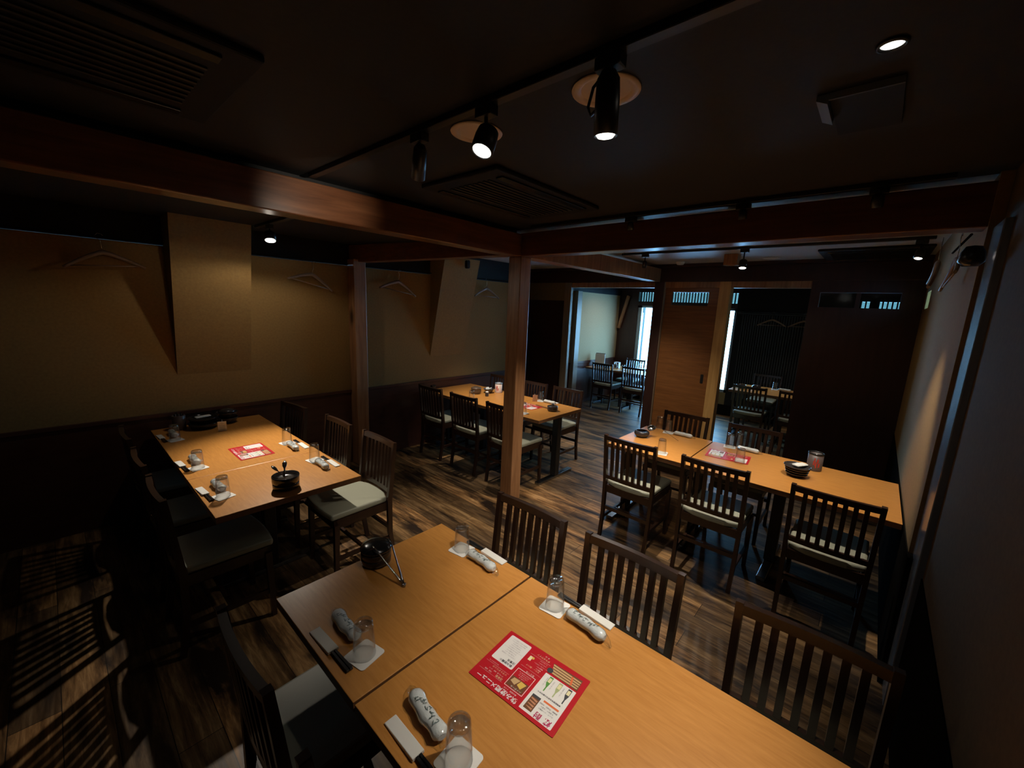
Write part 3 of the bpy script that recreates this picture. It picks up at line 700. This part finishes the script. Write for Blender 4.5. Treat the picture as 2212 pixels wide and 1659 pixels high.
# table behind the post
t = empty('dark_pot', (3.445, 3.63, Z2)); tag(t, 'dark metallic lidded pot, bigger of the pair on the table behind the post', 'pot')
MB().lathe([(0, 0), (.05, 0), (.062, .012), (.066, .045), (.062, .06), (.066, .062), (.062, .074), (.03, .088), (0, .09)], 36).build('pot_body', 'copper_bowl', t)
t = empty('heaped_bowl', (3.60, 3.56, Z2)); tag(t, 'dark bowl holding crumpled white packets behind the post', 'bowl')
mb = MB(); ring_bowl(mb, .04, .066, 0, .055); mb.build('bowl_body', 'dark_ceramic', t)
mb = MB(); random.seed(5)
for k in range(9):
    a = k*.7; mb.box(-.018, .018, -.012, .012, -.004, .004, T=Matrix.Translation((.022*cos(a), .022*sin(a), .052+.004*(k % 4))) @ Matrix.Rotation(a*2, 4, 'Z') @ Matrix.Rotation(.6*sin(a*3), 4, 'X'))
mb.build('packets', 'towel_white', t)
t = empty('spice_jar', (3.44, 3.43, Z2)); tag(t, 'small jar with a pale lid in front of the heaped bowl', 'jar')
MB().lathe([(0, 0), (.02, 0), (.021, .003), (.021, .04), (.016, .046), (0, .046)], 24).build('jar_body', 'dark_ceramic', t)
MB().lathe([(0, .045), (.018, .045), (.018, .06), (.015, .062), (0, .062)], 24).build('jar_lid', 'towel_white', t)
t = empty('ash_pot', (3.50, 2.49, Z2)); tag(t, 'squat dark pot with a knob lid near the free corner of the post table', 'pot')
MB().lathe([(0, 0), (.046, 0), (.056, .01), (.058, .03), (.054, .034), (.058, .038), (.056, .054), (.04, .058), (0, .058)], 36).build('pot_body', 'dark_ceramic', t)
MB().lathe([(0, .055), (.012, .057), (.016, .07), (.012, .08), (0, .082)], 20).build('knob', 'steel', t)
o = MB().bar((0, 0, .004), (.02, .20, .004), .01, .006).bar((.012, 0, .004), (.034, .20, .004), .01, .006).build('wooden_skewers', 'table_edge'); o.location = (3.53, 2.56, Z2); tag(o, 'brown wooden sticks lying beside the squat knob-lidded pot', 'sticks')
o = MB().bar((-.004, 0, 0), (-.004, 0, 0.001), .001, .001)
bpy.data.objects.remove(o.build('t', 'steel'))
# wall side phone block on table behind post
o = MB().box(-.03, .03, -.02, .02, 0, .07).box(-.022, .022, -.026, -.02, .012, .06).build('call_button_box', 'black_plastic', bevel=.006); o.location = (3.13, 4.08, Z2); tag(o, 'small black box at the dim wall end of the table behind the post', 'box')
# daylit table things
t = empty('menu_stand', (7.16, 4.02, Z2), .2); tag(t, 'tall stand of white menus at the wall end of the daylit table', 'menu stand')
MB().box(-.03, .03, -.10, .10, 0, .04).box(.025, .03, -.10, .10, .04, .16).build('rack', 'black_plastic', t)
for k in range(3): MB().box(-.022+.015*k, -.016+.015*k, -.095, .095, .01, .24+.01*k).build('menu_book', ['menu_white', 'white_paper', 'ash_grey_can'][k], t)
t = empty('round_pot', (7.05, 3.80, Z2)); tag(t, 'round black pot beside the menu stand in the daylit room', 'pot')
MB().lathe([(0, 0), (.05, 0), (.064, .02), (.062, .06), (.05, .07), (.02, .085), (0, .087)], 30).build('pot_body', 'black_lacquer', t)
t = empty('spice_bottle', (7.02, 3.60, Z2)); tag(t, 'clear spice bottle with a white cap on the daylit table', 'bottle')
MB().lathe([(0, 0), (.024, 0), (.025, .004), (.025, .075), (.014, .095), (.014, .10)], 24).build('bottle_body', 'clear_glass', t)
MB().lathe([(0, .10), (.017, .10), (.017, .125), (.013, .128), (0, .128)], 24).build('bottle_cap', 'white_plastic', t)
t = empty('napkin_box', (7.22, 3.68, Z2)); tag(t, 'square white-framed caddy behind the spice bottle in the daylit room', 'caddy')
MB().box(-.04, .04, -.05, -.044, 0, .12).box(-.04, .04, .044, .05, 0, .12).box(-.04, .04, -.05, .05, .114, .12).box(-.04, .04, -.05, .05, 0, .006).build('frame', 'white_plastic', t, bevel=.002)
MB().box(-.034, .034, -.04, .04, .007, .08).build('napkins', 'ash_grey_can', t)
# dark back room things
t = empty('blue_grey_bowl', (7.0, 1.46, Z2)); tag(t, 'dark bowl on the corner of the table in the dark back room', 'bowl')
mb = MB(); ring_bowl(mb, .04, .07, 0, .055); mb.build('bowl_body', 'dark_ceramic', t)
t = empty('lidded_dish', (7.08, 1.27, Z2)); tag(t, 'dark lidded dish beside the bowl in the dark back room', 'dish')
MB().lathe([(0, 0), (.05, 0), (.06, .015), (.062, .05), (.04, .07), (.01, .078), (0, .078)], 30).build('dish_body', 'dark_ceramic', t)

# ================================================================= HANGERS
def make_hanger():
    t = empty('wooden_hanger')
    mb = MB(); P = []
    for k in range(17):
        x = -.21+.42*k/16; z = -.015-.105*(abs(x)/.21)**1.25; P.append((x, .018*(abs(x)/.21)**2, z))
    mb.tube(P, [.007+.006*(1-abs(p[0])/.21) for p in P], 10, flat=1.3); mb.build('shoulders', 'hanger_wood', t)
    MB().tube([(-.185, .012, -.108), (.185, .012, -.108)], .0045, 8).build('trouser_bar', 'hanger_wood', t)
    MB().tube([(0, 0, -.01), (0, 0, .065), (.018, 0, .078), (.022, 0, .095), (.008, 0, .112), (-.012, 0, .108), (-.02, 0, .095)], .0018, 6).build('hook', 'steel', t)
    return t
HG = make_hanger()
def hang(loc, rz, roll, label, s=1):
    R_ = Matrix.Rotation(rz, 4, 'Z') @ Matrix.Rotation(roll, 4, 'Y')
    place(HG, loc, 0, label, 'hanger', 'wooden coat hangers', (s, s, s), R_.to_euler())
hang((1.735, 4.15, 2.03), pi, radians(-13), 'wooden hanger on the beige wall between the pilaster and the dark wall post')
hang((2.69, 4.15, 2.03), pi, radians(-9), 'wooden hanger just right of the dark wall post', 1.12)
hang((4.09, 4.15, 2.04), pi, radians(-2), 'wooden hanger nearest the middle post on the left wall', 1.12)
hang((.30, 4.15, 2.06), pi, radians(4), 'barely visible hanger in the darkness left of the first pilaster')
hang((FX-.06, 1.36, 1.78), pi/2, 0, 'wooden hanger on the dark slatted wall of the back room')
hang((FX-.06, .92, 1.78), pi/2, 0, 'hanger partly cut off by the dark partition in the back room')
hang((2.97, -.225, 2.12), .02, radians(8), 'thin hanger high on the right wall under the beam')
hang((3.02, -.165, 2.11), -.04, radians(-6), 'second thin hanger tangled with the first on the right wall')
# hanging rails for them
for nm, a_, b_, lb in (('hanging_rail', (-.3, 4.182, 2.152), (4.7, 4.182, 2.152), 'thin black hanger rail along the top of the left wall'), ('hanging_rail', (2.75, -.235, 2.19), (3.4, -.235, 2.19), 'short black hanger rail high on the right wall'), ('hanging_rail', (FX-.05, .55, 1.862), (FX-.05, 1.85, 1.862), 'dark hanger rail on the slatted wall of the back room')):
    o = MB().tube([a_, b_], .005, 8).build(nm, 'black_base'); tag(o, lb, 'rail', 'hanger rails')
# dark coat-like bundle next to the right hangers
t = MB().lathe([(.0, 0), (.03, .0), (.05, .04), (.045, .12), (.03, .17), (.0, .18)], 20).build('speaker_box', 'black_plastic'); t.scale = (.8, .8, .45); t.location = (2.50, -.23, 2.03); tag(t, 'black rounded fixture on the right wall beside the hangers', 'speaker')
t = empty('wall_sensor', (3.50, 3.905, 2.28)); tag(t, 'small dark oval fixture on top of the second pilaster', 'sensor')
MB().poly(rrect(.045, .10, .02), -.02, .03, T=Matrix.Rotation(pi/2, 4, 'X')).build('sensor_body', 'black_plastic', t, bevel=.004)

# ================================================================= CEILING HARDWARE
def track(name, a, b, label):
    o = MB().bar(a, b, .034, .022).build(name, 'black_metal', bevel=.002, seg=1); tag(o, label, 'light track', 'ceiling light tracks'); return o
TZ = CEIL-.011
track('light_track', (.98, -.1, TZ), (.98, 2.30, TZ), 'long black light track crossing the nearest ceiling')
track('light_track', (2.60, -.14, TZ), (2.60, 2.16, TZ), 'black light track tucked along the reddish beam')
track('light_track', (4.30, -.2, TZ), (4.30, 2.25, TZ), 'black light track on the bluish middle ceiling')
track('light_track', (1.20, 2.55, LC-.011), (1.20, 3.9, LC-.011), 'black light track over the pilaster table')
track('light_track', (3.02, 2.5, TZ), (3.02, 3.9, TZ), 'black light track over the table behind the post')
track('light_track', (2.93, -.2, TZ), (2.93, 2.2, TZ), 'black light track hidden behind the reddish beam')
def head(loc_top, stem, direc, label, L_=.11, rad=.032, ring=.024, glow='lamp_glow', cord=False, stemr=.006):
    """track spotlight: adapter on the track, stem, head pointing along direc"""
    t = empty('track_spotlight', loc_top); tag(t, label, 'spotlight', 'track spotlights')
    MB().box(-.018, .018, -.035, .035, -.03, 0).build('adapter', 'black_metal', t, bevel=.003)
    MB().tube([(0, 0, -.03), (0, 0, -stem)], stemr, 10).build('stem', 'black_metal', t)
    d = Vector(direc).normalized(); q = Vector((0, 0, 1)).rotation_difference(d).to_matrix().to_4x4()
    c_ = Vector((0, 0, -stem))
    MB().lathe([(0, -L_*.5), (rad*.6, -L_*.5), (rad*.92, -L_*.38), (rad, -L_*.1), (rad, L_*.5), (rad*.86, L_*.5), (rad*.8, L_*.46)], 32, c_, T=q).build('head', 'black_metal', t)
    MB().lathe([(0, L_*.53), (ring*.8, L_*.52), (ring, L_*.47)], 28, c_, T=q).build('lens', glow, t)
    if cord: MB().tube([(0, .01, -.03), (.01, .05, -.05), (.015, .065, -.09), (.008, .05, -.115), (0, .015, -.10)], .004, 8).build('cord', 'black_metal', t)
    tip_ = Vector(loc_top)+c_+d*(L_*.5+.02)
    return tip_, d
S1 = head((.98, 1.02, CEIL-.022), .095, (-.35, -.05, -.75), 'lit track spotlight facing us, brightest lamp on the ceiling', .085, .036, .029)
S2 = head((.98, .59, CEIL-.022), .105, (.10, .03, -1), 'track spotlight with a looped cord and a lit round lens', .14, .030, .024, cord=True)
S3 = head((.98, 1.37, CEIL-.022), .095, (.30, .55, -.75), 'track spotlight turned away, showing only a sliver of lens', .12, .026, .021)
S4 = head((4.30, 1.03, CEIL-.022), .13, (-.25, -.05, -1), 'lit track spotlight hanging before the bluish middle ceiling', .08, .034, .028)
S5 = head((4.30, 1.98, CEIL-.022), .10, (.45, .25, -1), 'slim spotlight near the middle beam, its lens turned away', .07, .022, .018)
S6 = head((1.20, 3.60, LC-.022), .085, (-.12, -.38, -1), 'lit spotlight glowing against the black frieze by the pilaster', .07, .042, .038)
S7 = head((2.60, 1.32, CEIL-.022), .055, (.3, 0, -1), 'small dark spotlight on the beam track near the middle post', .05, .02, .016, 'black_metal')
S8 = head((2.60, .66, CEIL-.022), .055, (.3, 0, -1), 'small dark spotlight halfway along the beam track', .05, .02, .016, 'black_metal')
S9 = head((2.60, .10, CEIL-.022), .055, (.3, 0, -1), 'small dark spotlight near the wall end of the beam track', .06, .024, .018, 'black_metal')
SB = head((4.30, -.13, CEIL-.022), .10, (-.25, .12, -1), 'spotlight at the wall end of the middle ceiling track', .07, .028, .022)
SC = head((2.93, .12, CEIL-.022), .055, (.2, .05, -1), 'lit spotlight behind the beam over the right wall table, wall end', .07, .03, .024)
SD = head((2.93, .80, CEIL-.022), .055, (.2, .05, -1), 'lit spotlight behind the beam above the right wall table menu', .07, .03, .024)
SE = head((2.93, 1.42, CEIL-.022), .055, (-.1, .05, -1), 'lit spotlight behind the beam over the small aisle table', .07, .03, .024)
SA = head((3.02, 3.10, CEIL-.022), .06, (.15, 0, -1), 'spotlight over the table behind the post, hidden by the beam', .07, .03, .024)
def downlight(x, y, z, r_, label, trim='downlight_trim', glow='black_plastic'):
    t = empty('recessed_downlight', (x, y, z)); tag(t, label, 'downlight', 'recessed downlights')
    MB().lathe([(r_*.72, -.001), (r_*.80, -.007), (r_, -.005), (r_*1.02, -.001), (r_*.99, 0)], 40).build('trim_ring', trim, t)
    MB().lathe([(0, -.0015), (r_*.73, -.0015)], 40).build('diffuser', glow, t)
    return t
downlight(1.13, 1.225, CEIL, .095, 'round beige downlight behind the brightest spotlight', glow='downlight_trim')
downlight(1.150, .700, CEIL, .098, 'round beige downlight behind the corded spotlight', glow='downlight_trim')
downlight(1.358, .080, CEIL, .030, 'small bright downlight alone in the dark ceiling corner', 'black_metal', 'lamp_glow_soft')
downlight(5.19, .975, CEIL, .085, 'pale round downlight on the bluish middle ceiling', 'white_plastic', 'white_plastic')
downlight(7.1, 3.3, CEIL, .05, 'lit downlight over the daylit back room table', 'black_metal', 'lamp_glow_soft')
downlight(7.1, .95, CEIL, .05, 'lit downlight over the table in the dark back room', 'black_metal', 'lamp_glow_soft')
t = empty('smoke_detector', (5.25, 1.955, CEIL)); tag(t, 'small white smoke detector on the middle ceiling', 'smoke detector')
MB().lathe([(0, -.035), (.035, -.033), (.045, -.022), (.05, -.01), (.05, 0)], 28).build('detector_body', 'white_plastic', t)
def cassette(x0, x1, y0, y1, z, label, axis='x'):
    t = empty('ceiling_air_conditioner', ((x0+x1)/2, (y0+y1)/2, z)); tag(t, label, 'air conditioner', 'ceiling air conditioners')
    w, l = (x1-x0)/2, (y1-y0)/2
    MB().box(-w, w, -l, l, -.022, 0).build('panel', 'frieze_black', t, bevel=.008)
    for s in (-1, 1):
        mb = MB()
        if axis == 'x': mb.box(-w*.82, w*.82, s*l*.78-.022, s*l*.78+.022, -.030, -.022)
        else: mb.box(s*w*.78-.022, s*w*.78+.022, -l*.82, l*.82, -.030, -.022)
        mb.build('air_vane', 'black_plastic', t, bevel=.002)
    mb = MB(); n_ = 9
    for k in range(n_):
        if axis == 'x': yy = -l*.5+l*k/(n_-1); mb.box(-w*.8, w*.8, yy-.006, yy+.006, -.027, -.022)
        else: xx = -w*.5+w*k/(n_-1); mb.box(xx-.006, xx+.006, -l*.8, l*.8, -.027, -.022)
    mb.build('grille', 'black_metal', t); return t
cassette(1.42, 2.33, 1.40, 1.97, CEIL, 'black ceiling air conditioner in front of the beam corner')
cassette(-.5, .46, 1.33, 1.96, CEIL, 'barely visible ceiling unit above the left beam')
cassette(4.70, 5.50, -.23, .53, CEIL, 'black ceiling air conditioner on the bluish middle ceiling', 'y')
t = empty('ceiling_vent', (1.68, .13, CEIL)); tag(t, 'square ceiling vent with one edge catching blue light', 'vent')
MB().box(-.145, .17, -.08, .078, -.012, 0).build('vent_frame', 'frieze_black', t)
MB().add([(-.147, .080, -.029), (.020, .080, -.029), (.020, .108, -.0155), (-.147, .108, -.0155), (-.147, .108, -.002), (.020, .108, -.002), (-.147, .080, -.002), (.020, .080, -.002)], [(0, 1, 2, 3)[::-1], (3, 2, 5, 4)[::-1], (0, 3, 4, 6), (1, 7, 5, 2), (0, 6, 7, 1)]).build('blue_lit_flap', 'aluminium', t)
MB().box(-.150, -.143, -.08, .078, -.02, -.002).build('front_edge', 'grey_glossy', t)
o = box('hanging_block', 'post_wood', 4.73, 4.85, 1.19, 1.32, 2.31, CEIL, bevel=.004); tag(o, 'short wooden block hanging from the middle ceiling above the pale post', 'block')

# ================================================================= LAMP LIGHT
def lamp(S, tgt, watt, deg, blend=.8, spill=.08):
    p = S[0] if isinstance(S[0], Vector) else Vector(S)
    spot(p, tgt, watt, deg, blend)
    if spill: spot(p, Vector(p)+Vector((0, 0, -1))*.5+(Vector(tgt)-Vector(p))*.3, watt*spill, 172, .3)
lamp(S1, (.85, 1.25, .7), 4, 44, .9, .10)
lamp(S2, (1.95, 1.5, .4), 60, 72, .95, .0)
lamp((1.358, .08, CEIL-.02), (1.03, .46, .7), 120, 50, 1, .003)
lamp(S3, (1.05, 2.32, 2.27), 17, 44, 1, .0)
lamp(S4, (3.9, 1.0, .7), 20, 84, .9, .18)
lamp(S5, (4.9, 2.3, .2), 70, 96, .9, .01)
lamp(S6, (1.04, 2.92, .7), 145, 68, .9, .05)
lamp(SB, (3.8, .1, .7), 10, 50, .9, .0)
lamp(SA, (3.60, 3.15, .7), 125, 76, .9, .0)
lamp(SC, (3.30, .0, .7), 75, 56, .7, .0)
lamp(SD, (3.30, .80, .7), 54, 64, .9, .0)
lamp(SE, (2.35, 1.50, .0), 170, 84, .9, .0)
lamp((7.1, 3.3, CEIL-.02), (7.1, 3.5, .7), 26, 140, .8, .0)
lamp((7.1, .95, CEIL-.02), (7.1, 1.0, .7), 30, 86, .9, .01)
# outside things
t = empty('street_pole', (14, 6.27, -.3)); tag(t, 'pale utility pole with a side sign seen through the bright window', 'pole')
MB().tube([(0, 0, 0), (0, 0, 2.3)], .035, 12).build('pole', 'outdoor_grey', t)
MB().box(-.03, .03, .03, .35, 2.08, 2.26).build('sign_board', 'outdoor_teal', t)
